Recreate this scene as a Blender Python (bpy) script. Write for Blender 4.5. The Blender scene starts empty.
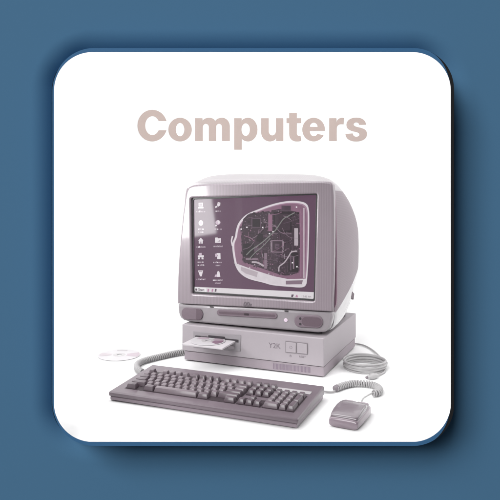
import bpy, bmesh, math, random
from mathutils import Vector, Matrix

scene = bpy.context.scene
COL = scene.collection
random.seed(7)
R = math.radians

# ------------------------------------------------------------------ camera, world, lamps, exposure
EYE = Vector((0.0, 0.0, 0.57))
FPX = 676.0                      # focal length in pixels of a 500 px wide picture
cam_d = bpy.data.cameras.new('camera')
cam_d.sensor_width = 36.0
cam_d.lens = FPX / 500.0 * 36.0
cam_d.shift_y = -0.16
cam_d.clip_start = 0.05
cam_d.clip_end = 100.0
cam = bpy.data.objects.new('camera', cam_d)
cam.location = EYE
cam.rotation_euler = (R(90), 0, 0)
COL.objects.link(cam)
scene.camera = cam

world = bpy.data.worlds.new('World')
scene.world = world
world.use_nodes = True
world.node_tree.nodes['Background'].inputs[0].default_value = (0.92, 0.96, 1.0, 1)
world.node_tree.nodes['Background'].inputs[1].default_value = 0.055


def area(name, loc, target, sx, sy, power, color=(1, 1, 1)):
    d = bpy.data.lights.new(name, 'AREA')
    d.shape = 'RECTANGLE'
    d.size, d.size_y, d.energy, d.color = sx, sy, power, color
    o = bpy.data.objects.new(name, d)
    o.location = loc
    o.rotation_euler = (Vector(target) - Vector(loc)).to_track_quat('-Z', 'Y').to_euler()
    COL.objects.link(o)
    return o


area('key_lamp', (-10.3, -14.0, 12.0), (0.3, 1.50, 0.3), 12.0, 12.0, 4100)        # broad studio key, upper left
area('booth_fill', (0.0, 2.26, 1.37), (0.0, 2.26, 0.0), 2.05, 1.25, 10.7)  # added unseen area light that whitens the booth
area('front_floor_fill', (-0.42, 1.605, 0.97), (-0.42, 1.46, 0.0), 0.8, 0.05, 2.8)    # unseen area light added to brighten the front floor corner
area('booth_side_lamp', (1.10, 2.0, 0.62), (-0.05, 1.75, 0.12), 0.8, 0.9, 4.8)    # light bank on its right side
sb = area('booth_softbox', (-0.615, 1.73, 0.435), (-0.10, 2.12, 0.42), 0.22, 0.25, 3.0)  # softbox left of the opening
sb.rotation_euler.rotate_axis('Z', R(8))

vs = scene.view_settings
vs.view_transform = 'Standard'
vs.look = 'None'
vs.exposure = 0.0
vs.gamma = 1.0
scene.cycles.diffuse_bounces = 6
scene.cycles.max_bounces = 12


# ------------------------------------------------------------------ materials
def lin(c):
    return tuple(((v / 255) / 12.92 if v / 255 <= 0.04045 else ((v / 255 + 0.055) / 1.055) ** 2.4) for v in c)


MATS = {}


def mat(name, rgb, rough=0.45, coat=0.0, noise=0.04, scale=30.0, bump=0.0, spec=0.5, emit=0.0, metal=0.0,
        stripes=None, sss=0.0):
    if name in MATS:
        return MATS[name]
    m = bpy.data.materials.new(name)
    m.use_nodes = True
    nt = m.node_tree
    b = nt.nodes['Principled BSDF']
    c = lin(rgb)
    b.inputs['Roughness'].default_value = rough
    b.inputs['Specular IOR Level'].default_value = spec
    b.inputs['Coat Weight'].default_value = coat
    b.inputs['Coat Roughness'].default_value = 0.08
    b.inputs['Metallic'].default_value = metal
    tc = nt.nodes.new('ShaderNodeTexCoord')
    n = nt.nodes.new('ShaderNodeTexNoise')
    n.inputs['Scale'].default_value = scale
    n.inputs['Detail'].default_value = 5
    nt.links.new(tc.outputs['Object'], n.inputs['Vector'])
    mix = nt.nodes.new('ShaderNodeMix')
    mix.data_type = 'RGBA'
    mix.inputs[6].default_value = (*[v * (1 - noise) for v in c], 1)
    mix.inputs[7].default_value = (*[min(1, v * (1 + noise)) for v in c], 1)
    nt.links.new(n.outputs['Fac'], mix.inputs[0])
    out = mix.outputs[2]
    if stripes:
        w = nt.nodes.new('ShaderNodeTexWave')
        w.bands_direction = stripes[2] if len(stripes) > 2 else 'X'
        w.inputs['Scale'].default_value = stripes[0]
        w.inputs['Distortion'].default_value = 0.6
        w.inputs['Detail'].default_value = 2
        nt.links.new(tc.outputs['Object'], w.inputs['Vector'])
        mx = nt.nodes.new('ShaderNodeMix')
        mx.data_type = 'RGBA'
        mx.blend_type = 'MULTIPLY'
        mr = nt.nodes.new('ShaderNodeMapRange')
        mr.inputs[3].default_value = 1 - stripes[1]
        mr.inputs[4].default_value = 1.0
        nt.links.new(w.outputs['Fac'], mr.inputs[0])
        mx.inputs[0].default_value = 1.0
        nt.links.new(out, mx.inputs[6])
        nt.links.new(mr.outputs[0], mx.inputs[7])
        out = mx.outputs[2]
    nt.links.new(out, b.inputs['Base Color'])
    if sss:
        b.inputs['Subsurface Weight'].default_value = sss
        b.inputs['Subsurface Radius'].default_value = (0.02, 0.018, 0.02)
        b.inputs['Subsurface Scale'].default_value = 1.0
    if emit:
        nt.links.new(out, b.inputs['Emission Color'])
        b.inputs['Emission Strength'].default_value = emit
        b.inputs['Base Color'].default_value = (0.02, 0.02, 0.02, 1)
        nt.links.remove(b.inputs['Base Color'].links[0])
    if bump:
        bn = nt.nodes.new('ShaderNodeTexNoise')
        bn.inputs['Scale'].default_value = scale * 25
        nt.links.new(tc.outputs['Object'], bn.inputs['Vector'])
        bp = nt.nodes.new('ShaderNodeBump')
        bp.inputs['Strength'].default_value = bump
        bp.inputs['Distance'].default_value = 0.001
        nt.links.new(bn.outputs['Fac'], bp.inputs['Height'])
        nt.links.new(bp.outputs['Normal'], b.inputs['Normal'])
    MATS[name] = m
    return m


BLUE = mat('blue_paint', (86, 131, 167), 0.85, noise=0.012, scale=3, spec=0.1)
RIMBLUE = mat('rim_blue', (72, 122, 168), 0.6, noise=0.02, spec=0.2)
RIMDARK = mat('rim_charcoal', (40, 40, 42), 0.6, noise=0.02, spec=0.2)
WHITE = mat('white_sweep_paint', (240, 240, 240), 0.9, noise=0.006, scale=4, spec=0.05)
LETTER = mat('letter_beige', (173, 158, 152), 0.8, noise=0.01, spec=0.1)
CASE = mat('case_plastic', (156, 149, 154), 0.55, noise=0.02, scale=8, bump=0.12)
CASE_LOW = mat('case_plinth_plastic', (146, 136, 143), 0.55, noise=0.02, scale=8, bump=0.12)
CASE_GREY = mat('drive_plate_plastic', (138, 133, 137), 0.5, noise=0.02)
RECESS = mat('recess_grey', (128, 121, 126), 0.7, noise=0.0)
LINE = mat('print_grey', (112, 102, 110), 0.7, noise=0.0)
DARK = mat('dark_slot', (48, 42, 48), 0.6, noise=0.05)
GASKET = mat('screen_gasket', (52, 50, 52), 0.45, noise=0.03)
BEZEL = mat('bezel_plastic', (136, 125, 132), 0.35, coat=0.6, noise=0.03, scale=12, stripes=(66, 0.19))
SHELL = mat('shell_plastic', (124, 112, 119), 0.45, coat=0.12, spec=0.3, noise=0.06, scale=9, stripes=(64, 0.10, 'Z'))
SHELL_GLARE = mat('shell_glare', (162, 157, 160), 0.4, coat=0.3, noise=0.04, scale=12, stripes=(62, 0.08))  # paler shell plastic, the glare on the monitor's top put into its colour
LOWP = mat('lower_panel_plastic', (134, 128, 132), 0.28, coat=0.6, noise=0.16, scale=22)
CLEAR = mat('clear_grey_plastic', (162, 160, 162), 0.25, coat=0.8, noise=0.05, scale=14)
SEAM = mat('seam_mauve', (124, 94, 110), 0.6, noise=0.05)
OVAL = mat('mauve_grille', (108, 94, 103), 0.5, noise=0.10, scale=240, bump=0.4)
OVAL_D = mat('mauve_dark', (88, 73, 82), 0.5, noise=0.10, scale=240)
KBODY = mat('keyboard_plastic', (102, 90, 98), 0.4, coat=0.35, noise=0.06, scale=18)
KLOW = mat('keyboard_tray_plastic', (130, 117, 126), 0.4, coat=0.35, noise=0.10, scale=14)
KWELL = mat('key_well_plastic', (46, 34, 41), 0.5, noise=0.06)
KEY = mat('key_plastic', (107, 95, 102), 0.35, coat=0.25, noise=0.06, scale=40)
KEYD = mat('key_plastic_dark', (86, 73, 81), 0.35, coat=0.4, noise=0.06, scale=40)
PLATE = mat('label_plate', (172, 168, 170), 0.35, coat=0.4, noise=0.12, scale=60)
MOUSE = mat('mouse_plastic', (140, 126, 135), 0.3, coat=0.5, noise=0.06, scale=20)
MOUSE_T = mat('mouse_top_plastic', (116, 106, 113), 0.25, coat=0.6, noise=0.05, scale=20)
CORD = mat('cord_grey', (160, 158, 159), 0.45, noise=0.04)
CORD_C = mat('cord_core_grey', (122, 119, 121), 0.5, noise=0.04)
CORD_D = mat('cord_end', (120, 112, 118), 0.5, noise=0.04)
DISC = mat('disc_silver', (188, 185, 188), 0.3, coat=0.15, noise=0.02)
DISC_P = mat('disc_print_mauve', (166, 148, 159), 0.3, coat=0.5, noise=0.10, scale=40)
DISC_D = mat('disc_print_dark', (110, 74, 98), 0.3, coat=0.5, noise=0.25, scale=60)
TRAY = mat('tray_plastic', (192, 187, 191), 0.4, noise=0.02)
LED = mat('led_glow', (250, 228, 246), 0.3, noise=0.0, emit=0.85)
EMI = {}


def emi(rgb, strength=1.0, noise=0.05, scale=60):
    key = ('screen', rgb, noise)
    if key not in EMI:
        EMI[key] = mat('screen_%d_%d_%d' % rgb, rgb, 0.07, noise=noise, scale=scale, emit=strength, spec=0.3)
    return EMI[key]


# ------------------------------------------------------------------ helpers
def tag(o, label, cat, group=None):
    o['label'] = label
    o['category'] = cat
    if group:
        o['group'] = group


def structure(o):
    o['kind'] = 'structure'
    return o


def empty(name, loc=(0, 0, 0), rz=0.0):
    o = bpy.data.objects.new(name, None)
    o.empty_display_size = 0.05
    o.location = loc
    o.rotation_euler = (0, 0, rz)
    COL.objects.link(o)
    return o


def link(name, me, m, parent=None, smooth=False):
    o = bpy.data.objects.new(name, me)
    ms = m if isinstance(m, (list, tuple)) else [m]
    for x in ms:
        me.materials.append(x)
    if smooth:
        for p in me.polygons:
            p.use_smooth = True
    COL.objects.link(o)
    if parent:
        o.parent = parent
    return o


def from_bm(name, bm, m, parent=None, smooth=False):
    bmesh.ops.recalc_face_normals(bm, faces=bm.faces)
    me = bpy.data.meshes.new(name)
    bm.to_mesh(me)
    bm.free()
    return link(name, me, m, parent, smooth)


def box_bm(x0, x1, y0, y1, z0, z1, bevel=0.0, seg=2, bm=None):
    bm = bm or bmesh.new()
    vs_ = [bm.verts.new((x, y, z)) for x in (x0, x1) for y in (y0, y1) for z in (z0, z1)]
    idx = [(0, 1, 3, 2), (4, 6, 7, 5), (0, 4, 5, 1), (2, 3, 7, 6), (0, 2, 6, 4), (1, 5, 7, 3)]
    fs = [bm.faces.new([vs_[i] for i in q]) for q in idx]
    if bevel:
        es = list({e for f in fs for e in f.edges})
        bmesh.ops.bevel(bm, geom=es, offset=bevel, segments=seg, profile=0.7, affect='EDGES')
    return bm


def plate_mesh(contours, thick, bevel=0.0, y0=0.0):
    """2-D outlines (x, z), holes by even-odd, as a slab whose front face lies at y0 and back at y0+thick."""
    cu = bpy.data.curves.new('outline', 'CURVE')
    cu.dimensions = '2D'
    cu.fill_mode = 'BOTH'
    b = min(bevel, thick * 0.49)
    cu.extrude = thick / 2 - b
    cu.bevel_depth = b
    cu.bevel_resolution = 3
    cu.offset = -b
    for c in contours:
        sp = cu.splines.new('POLY')
        sp.points.add(len(c) - 1)
        for i, (x, z) in enumerate(c):
            sp.points[i].co = (x, z, 0, 1)
        sp.use_cyclic_u = True
    o = bpy.data.objects.new('outline', cu)
    me = bpy.data.meshes.new_from_object(o)
    bpy.data.objects.remove(o)
    bpy.data.curves.remove(cu)
    for v in me.vertices:
        x, z, d = v.co
        v.co = (x, y0 + thick / 2 - d, z)
    me.update()
    return me


def plate(name, contours, thick, m, parent=None, y0=0.0, bevel=0.0, smooth=False):
    o = link(name, plate_mesh(contours, thick, bevel, y0), m, parent, smooth)
    return o


def join(name, meshes, mats, parent=None, smooth=False):
    """meshes = [(mesh, material index)] -> one mesh object"""
    bm = bmesh.new()
    for me, k in meshes:
        n = len(bm.faces)
        bm.from_mesh(me)
        bm.faces.ensure_lookup_table()
        for f in bm.faces[n:]:
            f.material_index = k
        bpy.data.meshes.remove(me)
    me = bpy.data.meshes.new(name)
    bm.to_mesh(me)
    bm.free()
    return link(name, me, mats, parent, smooth)


def tube_bm(pts, r, n=10, closed=False, bm=None, caps=True):
    bm = bm or bmesh.new()
    P = [Vector(p) for p in pts]
    N = len(P)
    rings = []
    up = None
    for i in range(N):
        a = P[(i - 1) % N] if (closed or i > 0) else P[i]
        b = P[(i + 1) % N] if (closed or i < N - 1) else P[i]
        t = (b - a).normalized()
        if up is None:
            up = t.orthogonal().normalized()
        else:
            up = (up - t * up.dot(t)).normalized()
        s = t.cross(up)
        rr = r(i / (N - 1)) if callable(r) else r
        rings.append([bm.verts.new(P[i] + (up * math.cos(2 * math.pi * k / n) + s * math.sin(2 * math.pi * k / n)) * rr)
                      for k in range(n)])
    for i in range(N if closed else N - 1):
        A, B = rings[i], rings[(i + 1) % N]
        for k in range(n):
            bm.faces.new((A[k], A[(k + 1) % n], B[(k + 1) % n], B[k]))
    if not closed and caps:
        bm.faces.new(rings[0][::-1])
        bm.faces.new(rings[-1])
    return bm


def smooth_path(pts, per=12):
    P = [Vector(p) for p in pts]
    P = [P[0] * 2 - P[1]] + P + [P[-1] * 2 - P[-2]]
    out = []
    for i in range(1, len(P) - 2):
        p0, p1, p2, p3 = P[i - 1:i + 3]
        for k in range(per):
            t = k / per
            out.append(0.5 * ((2 * p1) + (p2 - p0) * t + (2 * p0 - 5 * p1 + 4 * p2 - p3) * t * t
                              + (3 * p1 - p0 - 3 * p2 + p3) * t ** 3))
    out.append(P[-2].copy())
    return out


def helix_path(center, radius, pitch, per_turn=14, grow=0.008):
    """a coil wound round a centre path"""
    C = center
    L = [0.0]
    for i in range(1, len(C)):
        L.append(L[-1] + (C[i] - C[i - 1]).length)
    turns = L[-1] / pitch
    n = int(turns * per_turn)
    up = None
    out = []
    j = 0
    for i in range(n + 1):
        s = L[-1] * i / n
        while j < len(L) - 2 and L[j + 1] < s:
            j += 1
        t = (s - L[j]) / max(1e-9, L[j + 1] - L[j])
        p = C[j].lerp(C[j + 1], t)
        tg = (C[j + 1] - C[j]).normalized()
        if up is None:
            up = tg.orthogonal().normalized()
        up = (up - tg * up.dot(tg)).normalized()
        sd = tg.cross(up)
        a = 2 * math.pi * i / per_turn
        out.append(p + (up * math.cos(a) + sd * math.sin(a)) * radius)
    return out


def loft(name, sections, m, parent=None, smooth=True, cap0=True, cap1=True):
    bm = bmesh.new()
    rings = [[bm.verts.new(p) for p in s] for s in sections]
    n = len(rings[0])
    for A, B in zip(rings, rings[1:]):
        for k in range(n):
            bm.faces.new((A[k], A[(k + 1) % n], B[(k + 1) % n], B[k]))
    if cap0:
        bm.faces.new(rings[0])
    if cap1:
        bm.faces.new(rings[-1][::-1])
    return from_bm(name, bm, m, parent, smooth)


def rrect(x0, x1, z0, z1, r, n=8):
    out = []
    for cx, cz, a0 in ((x1 - r, z1 - r, 0), (x0 + r, z1 - r, 90), (x0 + r, z0 + r, 180), (x1 - r, z0 + r, 270)):
        for k in range(n + 1):
            a = R(a0 + 90 * k / n)
            out.append((cx + r * math.cos(a), cz + r * math.sin(a)))
    return out


def ell(cx, cy, rx, ry, a0=0.0, a1=360.0, n=48, full=True):
    m_ = n if full else n + 1
    return [(cx + rx * math.cos(R(a0 + (a1 - a0) * k / n)), cy + ry * math.sin(R(a0 + (a1 - a0) * k / n))) for k in range(m_)]


def bez(p0, p1, p2, p3, n=10):
    o = []
    for k in range(1, n + 1):
        t = k / n
        o.append(tuple((1 - t) ** 3 * a + 3 * (1 - t) ** 2 * t * b + 3 * (1 - t) * t * t * c + t ** 3 * d
                       for a, b, c, d in zip(p0, p1, p2, p3)))
    return o


def quarter(p0, p1, vertical_first=True, n=10):
    """quarter ellipse from p0 to p1"""
    k = 0.552
    if vertical_first:
        c0 = (p0[0], p0[1] + (p1[1] - p0[1]) * k)
        c1 = (p1[0] + (p0[0] - p1[0]) * k, p1[1])
    else:
        c0 = (p0[0] + (p1[0] - p0[0]) * k, p0[1])
        c1 = (p1[0], p1[1] + (p0[1] - p1[1]) * k)
    return bez(p0, c0, c1, p1, n)


def text_mesh(s, size, thick=0.0004, y0=0.0, x=0.0, z=0.0, shear=0.0, bold=0.0):
    cu = bpy.data.curves.new('lettering', 'FONT')
    cu.body = s
    cu.size = size
    cu.extrude = thick / 2
    cu.offset = bold
    cu.align_x = 'CENTER'
    cu.align_y = 'CENTER'
    o = bpy.data.objects.new('lettering', cu)
    me = bpy.data.meshes.new_from_object(o)
    bpy.data.objects.remove(o)
    bpy.data.curves.remove(cu)
    for v in me.vertices:
        a, b, d = v.co
        v.co = (x + a + shear * b, y0 + thick / 2 - d, z + b)
    return me


# ------------------------------------------------------------------ the blue wall, the white booth, the display frame
FRONT = 1.417                     # front plane of the projecting frame
WALL = FRONT + 0.09               # the blue wall
INNER = WALL + 0.065              # front of the booth behind the wall
OX0, OX1, OZ0, OZ1, ORAD = -0.4108, 0.4209, 0.0, 0.8173, 0.081
NQ = 14


def mouth(y, grow=0.0):
    """outline of the flared housing at depth y"""
    k = y / FRONT
    return rrect(OX0 * k - grow, OX1 * k + grow, 0.57 + (OZ0 - 0.57) * k - grow, 0.57 + (OZ1 - 0.57) * k + grow, ORAD * k + grow, NQ)


# wall with an added dish round the housing, shaped to darken top and left
MO, MK = 0.047, 9.0
bm = bmesh.new()
rings = []
for i in range(13):
    s_ = MO * i / 12
    ring_ = []
    for k in range(4 * (NQ + 1)):          # deep along the top and left, almost flat along the right and bottom
        ang = R(90 * (k // (NQ + 1)) + 90 * (k % (NQ + 1)) / NQ)
        w_ = min(1.0, max(0.05, 0.42 + 0.60 * max(math.cos(ang - R(90)), math.cos(ang - R(180)))))
        yy = WALL + MK * w_ * (MO - s_) ** 2
        x, z = mouth(yy, 0.005 + s_)[k]
        ring_.append(bm.verts.new((x, yy, z)))
    rings.append(ring_)
for A, B in zip(rings, rings[1:]):
    for k in range(len(A)):
        bm.faces.new((A[k], A[(k + 1) % len(A)], B[(k + 1) % len(A)], B[k]))
far = []
for x, z in mouth(WALL, 0.005 + MO):       # carry the last ring out to a big square
    dx, dz = x - 0.005, z - 0.41
    f = 3.4 / max(abs(dx), abs(dz))
    far.append(bm.verts.new((0.005 + dx * f, WALL, 0.41 + dz * f)))
A, B = rings[-1], far
for k in range(len(A)):
    bm.faces.new((A[k], A[(k + 1) % len(A)], B[(k + 1) % len(A)], B[k]))
wall = structure(from_bm('wall', bm, BLUE, None, True))

# white sweep inside: floor, cove, back, sides, ceiling
bm = bmesh.new()
y1, zc, rc = 3.0, 1.40, 0.60
prof = [(INNER, 0.0), (y1 - rc, 0.0)] + [(y1 - rc + rc * math.sin(R(a)), rc - rc * math.cos(R(a))) for a in range(3, 91, 3)] \
       + [(y1, zc), (INNER, zc)]
HW = 1.15
L_ = [bm.verts.new((-HW, y, z)) for y, z in prof]
R_ = [bm.verts.new((HW, y, z)) for y, z in prof]
for i in range(len(prof) - 1):
    f = bm.faces.new((L_[i], L_[i + 1], R_[i + 1], R_[i]))
    f.smooth = i <= 31
bm.faces.new(L_)
bm.faces.new(R_[::-1])
# tongue of floor that runs forward through the housing to the lip
tl = []
for i in range(25):
    y = FRONT + 0.0008 + (INNER - FRONT - 0.0008) * (i / 24) ** 2
    k = y / FRONT
    r_, zb = ORAD * k, 0.57 - 0.57 * k
    h = r_ - math.sqrt(max(0, r_ * r_ - (r_ + zb) ** 2)) if r_ + zb < 0 else r_ - math.sqrt(max(0, r_ * r_ - (r_ + zb) ** 2))
    tl.append((bm.verts.new((OX0 * k + h + .0004, y, 0)), bm.verts.new((OX1 * k - h - .0004, y, 0))))
for (a, b), (c, d) in zip(tl, tl[1:]):
    bm.faces.new((a, b, d, c))
me = bpy.data.meshes.new('floor')
bmesh.ops.recalc_face_normals(bm, faces=bm.faces)
bm.to_mesh(me)
bm.free()
structure(link('floor', me, WHITE))
inner = plate('inner_wall', [[(-HW, -0.2), (HW, -0.2), (HW, zc), (-HW, zc)], mouth(INNER, 0.001)], 0.0015, WHITE, None, INNER - 0.002)
structure(inner)

frame = empty('display_frame', (0, FRONT, 0))
tag(frame, 'white rounded square frame edged in blue and charcoal, standing out from the blue wall', 'frame')


def ring(name, contours, m, keep=None):
    """a closed band swept through outlines [(outline, depth)]"""
    bm_ = bmesh.new()
    n = len(contours[0][0])
    V = [[bm_.verts.new((x, y - FRONT, z)) for (x, z) in c] for c, y in contours]
    for k in range(n):
        j = (k + 1) % n
        if keep and not keep(k, n):
            continue
        for a in range(len(V)):
            b = (a + 1) % len(V)
            bm_.faces.new((V[a][k], V[a][j], V[b][j], V[b][k]))
    bmesh.ops.delete(bm_, geom=[v for v in bm_.verts if not v.link_faces], context='VERTS')
    return from_bm(name, bm_, m, frame)


ri = rrect(OX0, OX1, OZ0, OZ1, ORAD, NQ)
ro = rrect(OX0 - 0.0018, OX1 + 0.0066, OZ0 - 0.0085, OZ1 + 0.0084, ORAD + 0.005, NQ)
RT = FRONT + 0.004
ring('rim', [(ri, FRONT), (ro, FRONT), (ro, RT), (mouth(RT, .0003), RT)], RIMBLUE)
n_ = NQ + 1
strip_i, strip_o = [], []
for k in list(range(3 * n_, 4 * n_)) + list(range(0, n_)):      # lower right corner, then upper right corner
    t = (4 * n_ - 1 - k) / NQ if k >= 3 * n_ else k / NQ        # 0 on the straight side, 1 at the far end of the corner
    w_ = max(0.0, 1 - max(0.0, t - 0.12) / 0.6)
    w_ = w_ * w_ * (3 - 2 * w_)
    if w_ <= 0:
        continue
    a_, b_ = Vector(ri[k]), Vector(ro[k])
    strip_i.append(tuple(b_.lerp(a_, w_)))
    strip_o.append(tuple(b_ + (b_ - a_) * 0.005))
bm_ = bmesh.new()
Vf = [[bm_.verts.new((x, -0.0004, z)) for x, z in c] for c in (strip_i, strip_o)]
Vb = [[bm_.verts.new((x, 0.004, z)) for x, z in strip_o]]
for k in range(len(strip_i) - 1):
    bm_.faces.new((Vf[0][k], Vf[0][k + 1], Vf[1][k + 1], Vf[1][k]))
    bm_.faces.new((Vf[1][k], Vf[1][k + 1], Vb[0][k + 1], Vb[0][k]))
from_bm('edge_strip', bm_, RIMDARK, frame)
ring('lining', [(mouth(RT + .0004, 0.0006), RT + .0004), (mouth(RT + .0004, 0.0009), RT + .0004), (mouth(INNER - .003, 0.0025), INNER - .003), (mouth(INNER - .003, 0.001), INNER - .003)], WHITE)
ring('surround', [(mouth(RT + .0004, 0.0010), RT + .0004), (mouth(RT + .0004, 0.0013), RT + .0004), (mouth(INNER - .003, 0.0045), INNER - .003), (mouth(INNER - .003, 0.003), INNER - .003)], BLUE)

# ------------------------------------------------------------------ the word on the back of the booth
BACK = 3.0 - 0.0016


def wallpt(px, py, y=BACK):
    return ((px - 250) / FPX * y, 0.57 - (py - 170) / FPX * y)


G = []
# C
G.append(ell(152.3, 125.6, 14.8, 15.8, -17, -343, 40, False) + ell(152.4, 125.6, 7.2, 9.5, -331, -29, 30, False))
# o
G.append(ell(180.1, 129.6, 11.7, 11.8))
G.append(ell(180.1, 129.6, 4.3, 6.7))
# m
c = [(195.1, 118.2), (202.4, 118.2), (202.5, 121.8)] + quarter((202.5, 121.8), (209.2, 117.8)) + \
    quarter((209.2, 117.8), (215.2, 122.0), False) + quarter((215.2, 122.0), (222.2, 117.8)) + \
    quarter((222.2, 117.8), (229.8, 126.3), False) + [(229.8, 141), (222.1, 141), (222.1, 127.3)] + \
    quarter((222.1, 127.3), (219.0, 123.7)) + quarter((219.0, 123.7), (216.0, 127.5), False) + \
    [(216.0, 141), (208.9, 141), (208.9, 127.3)] + quarter((208.9, 127.3), (205.9, 123.7)) + \
    quarter((205.9, 123.7), (202.8, 127.5), False) + [(202.8, 141), (195.1, 141)]
G.append(c)
# p
c = [(234.2, 118.2), (241.6, 118.2), (241.7, 121.8)] + quarter((241.7, 121.8), (248.2, 117.8)) + \
    quarter((248.2, 117.8), (257.5, 129.6), False) + quarter((257.5, 129.6), (248.2, 141.4)) + \
    quarter((248.2, 141.4), (241.8, 137.6), False) + [(241.8, 149.7), (234.2, 149.7)]
G.append(c)
G.append(ell(245.7, 129.6, 4.2, 6.3))
# u
c = [(261.2, 118.2), (268.7, 118.2), (268.7, 131.2)] + quarter((268.7, 131.2), (272.3, 135.4)) + \
    quarter((272.3, 135.4), (275.9, 131.0), False) + [(275.9, 118.2), (283.3, 118.2), (283.3, 141), (276.2, 141), (276.0, 137.4)] + \
    quarter((276.0, 137.4), (269.8, 141.4)) + quarter((269.8, 141.4), (261.2, 132.4), False)
G.append(c)
# t
c = [(289.2, 112.9), (296.8, 112.9), (296.8, 118.2), (301.0, 118.2), (301.0, 123.1), (296.8, 123.1), (296.8, 133.7)] + \
    quarter((296.8, 133.7), (299.2, 135.9)) + [(300.5, 135.7), (301.3, 140.9)] + \
    bez((301.3, 140.9), (293.5, 142.9), (289.2, 139.5), (289.2, 134.0)) + [(289.2, 123.1), (286.5, 123.1), (286.5, 118.2), (289.2, 118.2)]
G.append(c)
# e
c = ell(313.6, 129.6, 11.3, 11.8, 6, -332, 40, False)
c += bez((323.58, 135.1), (321.5, 134.8), (319.5, 134.4), (317.4, 133.9), 3) + bez((317.4, 133.9), (315.6, 137.6), (309.9, 137.2), (309.7, 130.9))
G.append(c)
G.append([(309.8, 126.9)] + quarter((309.8, 126.9), (313.7, 122.7)) + quarter((313.7, 122.7), (317.6, 126.9), False))
# r
c = [(329.2, 118.2), (336.4, 118.2), (336.5, 122.2)] + bez((336.5, 122.2), (337.6, 118.6), (340.4, 117.2), (343.9, 118.1)) + \
    [(343.5, 124.4)] + bez((343.5, 124.4), (339.0, 123.4), (336.7, 125.4), (336.7, 128.6)) + [(336.7, 141), (329.2, 141)]
G.append(c)
# s
c = [(366.0, 124.7)]
for c1, c2, p in (((365.6, 120.2), (361.8, 117.6), (356.2, 117.6)), ((350.4, 117.6), (346.4, 120.6), (346.4, 124.9)),
                  ((346.4, 128.9), (349.5, 130.6), (354.8, 131.7)), ((357.9, 132.3), (359.4, 133.0), (359.4, 134.6)),
                  ((359.4, 135.9), (358.1, 136.7), (356.2, 136.7)), ((354.2, 136.7), (352.9, 135.5), (352.6, 133.4)),
                  ((350.2, 133.6), (347.8, 133.8), (345.4, 134.0)), ((345.7, 138.6), (349.8, 141.5), (356.2, 141.5)),
                  ((362.6, 141.5), (366.9, 138.5), (366.9, 134.0)), ((366.9, 129.9), (363.9, 128.4), (358.6, 127.3)),
                  ((355.2, 126.6), (353.6, 125.9), (353.6, 124.4)), ((353.6, 123.2), (354.8, 122.4), (356.3, 122.4)),
                  ((357.8, 122.4), (359.0, 123.3), (359.2, 124.9))):
    c += bez(c[-1], c1, c2, p, 8)
G.append(c)
word = plate('lettering', [[wallpt(*p) for p in g] for g in G], 0.0012, LETTER, None, BACK)
tag(word, 'bold beige word Computers on the white background above the monitor', 'lettering')

# ------------------------------------------------------------------ frame of the computer: x along its front, y to its back
CX, CY, YAW = 0.202, 1.846, R(-23.0)
cs, sn = math.cos(YAW), math.sin(YAW)


def front(px, py, yl=0.0):
    """where the line of sight meets the upright plane yl behind the case front: (x, z) in the computer's own frame"""
    dx, dz = (px - 250) / FPX, -(py - 170) / FPX
    # world -> local : y = -sn... (ex=(cs,sn), ey=(-sn,cs))
    den = dx * -sn + cs
    num = -(CX * sn - CY * cs) * 1.0
    off = -(-CX * -sn - CY * cs)
    t = (yl + (CX * -sn + CY * cs)) / den
    X, Y, Z = dx * t, t, 0.57 + dz * t
    return ((X - CX) * cs + (Y - CY) * sn, Z)


def ground(px, py, z=0.0):
    t = (0.57 - z) / ((py - 170) / FPX)
    return Vector(((px - 250) / FPX * t, t, z))


def inset(px, py, yl, dz):
    x, z = front(px, py, yl)
    return (x, z - dz)


# ------------------------------------------------------------------ desktop case
CW, CD, CH, PL = 0.440, 0.355, 0.110, 0.031
case = empty('desktop_computer', (CX, CY, 0), YAW)
tag(case, 'flat pale mauve desktop computer case carrying the monitor, its disc tray slid out', 'computer')
from_bm('body', box_bm(-CW, 0, 0, CD, PL + 0.0005, CH, 0.004, 3), CASE, case)
from_bm('plinth', box_bm(-CW + 0.006, -0.002, 0.004, CD - 0.004, 0.004, PL - 0.0008, 0.003, 2), CASE_LOW, case)
for fx in (-0.41, -0.03):
    for fy in (0.03, CD - 0.03):
        from_bm('foot', box_bm(fx - 0.012, fx + 0.012, fy - 0.012, fy + 0.012, 0.0, 0.006, 0.001), DARK, case)
# drive plate
F = lambda p, y=0.0: front(p[0], p[1], y)
quad = [F((193.4, 347.2)), F((240.5, 351.6)), F((241.0, 335.4)), F((193.6, 331.4))]
dp = plate('drive_plate', [quad], 0.004, CASE_GREY, case, -0.002, 0.0008)
plate('slot', [[F((195.8, 338.0)), F((238.8, 342.4)), F((238.8, 339.6)), F((195.8, 335.2))]], 0.001, DARK, dp, -0.0026)
plate('slot', [[F((208.8, 337.4)), F((225.2, 338.8)), F((225.2, 336.6)), F((208.8, 335.0))]], 0.001, DARK, dp, -0.0034)
plate('eject_button', [[F((228.6, 348.2)), F((235.0, 348.9)), F((235.0, 346.0)), F((228.6, 345.3))]], 0.002, CASE, dp, -0.0036, 0.0005)
# tray
tx0, tx1, tz = F((196.5, 339))[0], F((235.8, 341))[0], 0.0775
tr = from_bm('disc_tray', box_bm(tx0, tx1, -0.090, 0.004, tz - 0.0045, tz, 0.0015, 2), TRAY, case)
tcx = (tx0 + tx1) / 2
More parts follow.
